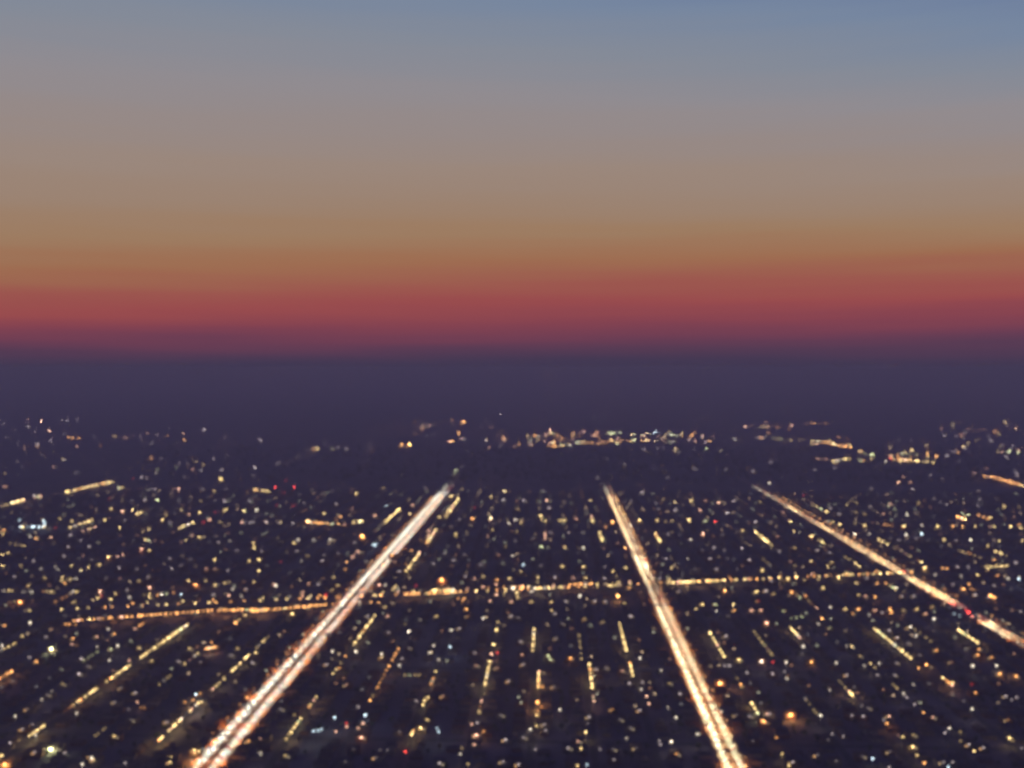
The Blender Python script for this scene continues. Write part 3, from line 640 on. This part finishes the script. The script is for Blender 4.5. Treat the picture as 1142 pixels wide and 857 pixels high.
for x, y in tl:
    s = min(SX, key=lambda t: abs(t - x))
    if abs(s - x) < 7 or near_avenue(x, y, 3) or abs(y - boul(x)) < 14 or min(abs(y - c) for c in CROSS) < 8: continue
    if not claim(x, y, 3.2): continue
    k = R.randrange(5); rz = R.uniform(0, 6.28); q = R.uniform(.7, 1.15)
    if n < 280:
        o = link('tree', tmd, None, (x, y, 0), rz); o.scale = (q, q, q); link('crown', cmd[k], o)
        tag(o, f'{"tall" if q > 1 else "small" if q < .82 else "rounded"} dark garden tree, {where(x, y)}', 'tree', f'garden trees near the {row_of(x, y)}')
    else:
        far_trees.merge(cm[k], (x, y, 0), rz, q); far_trees.merge(tm, (x, y, 0), rz, q)
    n += 1
for i in range(2200):                                           # the dark wood beyond the town
    y = R.uniform(8.5 * H, 12.2 * H); x = R.uniform(-3.0, 4.6) * 1.2 * H * y / (8.5 * H)
    if x < -1.9 * H and R.random() < .6: continue
    far_trees.merge(cm[R.randrange(5)], (x, y, -1), R.uniform(0, 6.28), R.uniform(1.6, 2.6))
wt = setting(link('woodland', far_trees.data('woodland')), 'stuff'); tag(wt, 'dark mass of distant garden trees and woods beyond the town', 'woods')

# ------------------------------------------------------------------ air
hz = MB(); hz.box(-170000, 170000, -14000, 170000, -1, H + 6, M['glass'], True)
hm = bpy.data.materials.new('evening_haze'); hm.use_nodes = True; nt = hm.node_tree; nt.nodes.clear()
pv = nt.nodes.new('ShaderNodeVolumePrincipled'); ou = nt.nodes.new('ShaderNodeOutputMaterial')
pv.inputs['Color'].default_value = (.80, .76, .88, 1); pv.inputs['Density'].default_value = DENS
nt.links.new(pv.outputs[0], ou.inputs['Volume'])
hd = hz.data('haze'); hd.materials.clear(); hd.materials.append(hm); setting(link('haze', hd), 'stuff')

# ------------------------------------------------------------------ dusk sky
wd = bpy.data.worlds.new('World'); sc.world = wd; wd.use_nodes = True; nt = wd.node_tree
bg = nt.nodes['Background']; tc = nt.nodes.new('ShaderNodeTexCoord'); sep = nt.nodes.new('ShaderNodeSeparateXYZ')
nt.links.new(tc.outputs['Generated'], sep.inputs[0])
mp = nt.nodes.new('ShaderNodeMapping'); mp.inputs['Scale'].default_value = (1.3, 1.3, 34)
nz = nt.nodes.new('ShaderNodeTexNoise'); nz.inputs['Scale'].default_value = 1.6; nz.inputs['Detail'].default_value = 4
nt.links.new(tc.outputs['Generated'], mp.inputs[0]); nt.links.new(mp.outputs[0], nz.inputs['Vector'])
ma = nt.nodes.new('ShaderNodeMath'); ma.operation = 'MULTIPLY_ADD'; ma.inputs[1].default_value = .030; ma.inputs[2].default_value = -.015
nt.links.new(nz.outputs['Fac'], ma.inputs[0])
ad = nt.nodes.new('ShaderNodeMath'); ad.operation = 'ADD'
nt.links.new(sep.outputs['Z'], ad.inputs[0]); nt.links.new(ma.outputs[0], ad.inputs[1])
def mth(op, a, b, clamp=False):
    n_ = nt.nodes.new('ShaderNodeMath'); n_.operation = op; n_.use_clamp = clamp
    for i_, q_ in enumerate((a, b)):
        if isinstance(q_, (int, float)): n_.inputs[i_].default_value = q_
        else: nt.links.new(q_, n_.inputs[i_])
    return n_.outputs[0]
Zs, Xs = ad.outputs[0], sep.outputs['X']
tilt = mth('MULTIPLY', mth('MULTIPLY', mth('SUBTRACT', Zs, .13), mth('MULTIPLY', Xs, .42)), mth('DIVIDE', Zs, .12, True))
wide = mth('MULTIPLY_ADD', mth('MULTIPLY', Xs, Xs), .5); wide.node.inputs[2].default_value = 1.0
zz = mth('MULTIPLY', mth('ADD', Zs, tilt), wide)
mr = nt.nodes.new('ShaderNodeMapRange'); mr.inputs['From Min'].default_value = -.05; mr.inputs['From Max'].default_value = 1.0
nt.links.new(zz, mr.inputs['Value'])
cr = nt.nodes.new('ShaderNodeValToRGB'); cr.color_ramp.interpolation = 'LINEAR'
def lin(c): return tuple(((t / 255) / 12.92 if t < 10.3 else ((t / 255 + .055) / 1.055) ** 2.4) for t in c)
STOPS = [(-.05, (60, 52, 76)), (.0, (64, 56, 82)), (.010, (75, 58, 83)), (.020, (90, 60, 84)), (.030, (109, 62, 84)), (.045, (133, 67, 81)), (.063, (154, 76, 78)), (.081, (157, 87, 79)), (.108, (159, 110, 82)),
         (.135, (158, 125, 98)), (.161, (156, 131, 113)), (.196, (155, 136, 125)), (.230, (150, 138, 136)), (.263, (145, 140, 145)), (.303, (133, 139, 152)), (.349, (119, 135, 160)),
         (.42, (92, 112, 158)), (.60, (74, 70, 128)), (.8, (60, 52, 110)), (1.0, (51, 43, 98))]
el = cr.color_ramp.elements
while len(el) < len(STOPS): el.new(.5)
for e_, (z, c) in zip(el, STOPS): e_.position = (z + .05) / 1.05; e_.color = (*lin(c), 1)
for e_, (z, c) in zip(el, STOPS): e_.position = (z + .05) / 1.05; e_.color = (*lin(c), 1)
nt.links.new(mr.outputs[0], cr.inputs[0]); nt.links.new(cr.outputs[0], bg.inputs['Color']); bg.inputs['Strength'].default_value = 1.0

sd = bpy.data.lights.new('sun', 'SUN'); sd.energy = .02; sd.angle = math.radians(12); sd.color = (1, .5, .35)
so = bpy.data.objects.new('sun', sd); col.objects.link(so); so.rotation_euler = (math.radians(-88.5), 0, math.radians(4))

# ------------------------------------------------------------------ picture
vs = sc.view_settings; vs.view_transform = 'Standard'; vs.look = 'None'; vs.exposure = 0; vs.gamma = 1; vs.use_curve_mapping = False
cy = sc.cycles
cy.max_bounces = 1; cy.diffuse_bounces = 0; cy.glossy_bounces = 1; cy.volume_bounces = 0; cy.transmission_bounces = 1; cy.transparent_max_bounces = 4
cy.sample_clamp_indirect = 1.0; cy.caustics_reflective = False; cy.caustics_refractive = False
cy.use_light_tree = True; cy.pixel_filter_type = 'BLACKMAN_HARRIS'; cy.filter_width = 4.4
cy.use_denoising = True; cy.denoiser = 'OPENIMAGEDENOISE'; cy.use_adaptive_sampling = False
print('lamps', len(lamps), 'single', len(sing), 'cars', len(cars), 'homes', len(homes), 'objects', len(bpy.data.objects), 'lights', len([o for o in bpy.data.objects if o.type == 'LIGHT']))
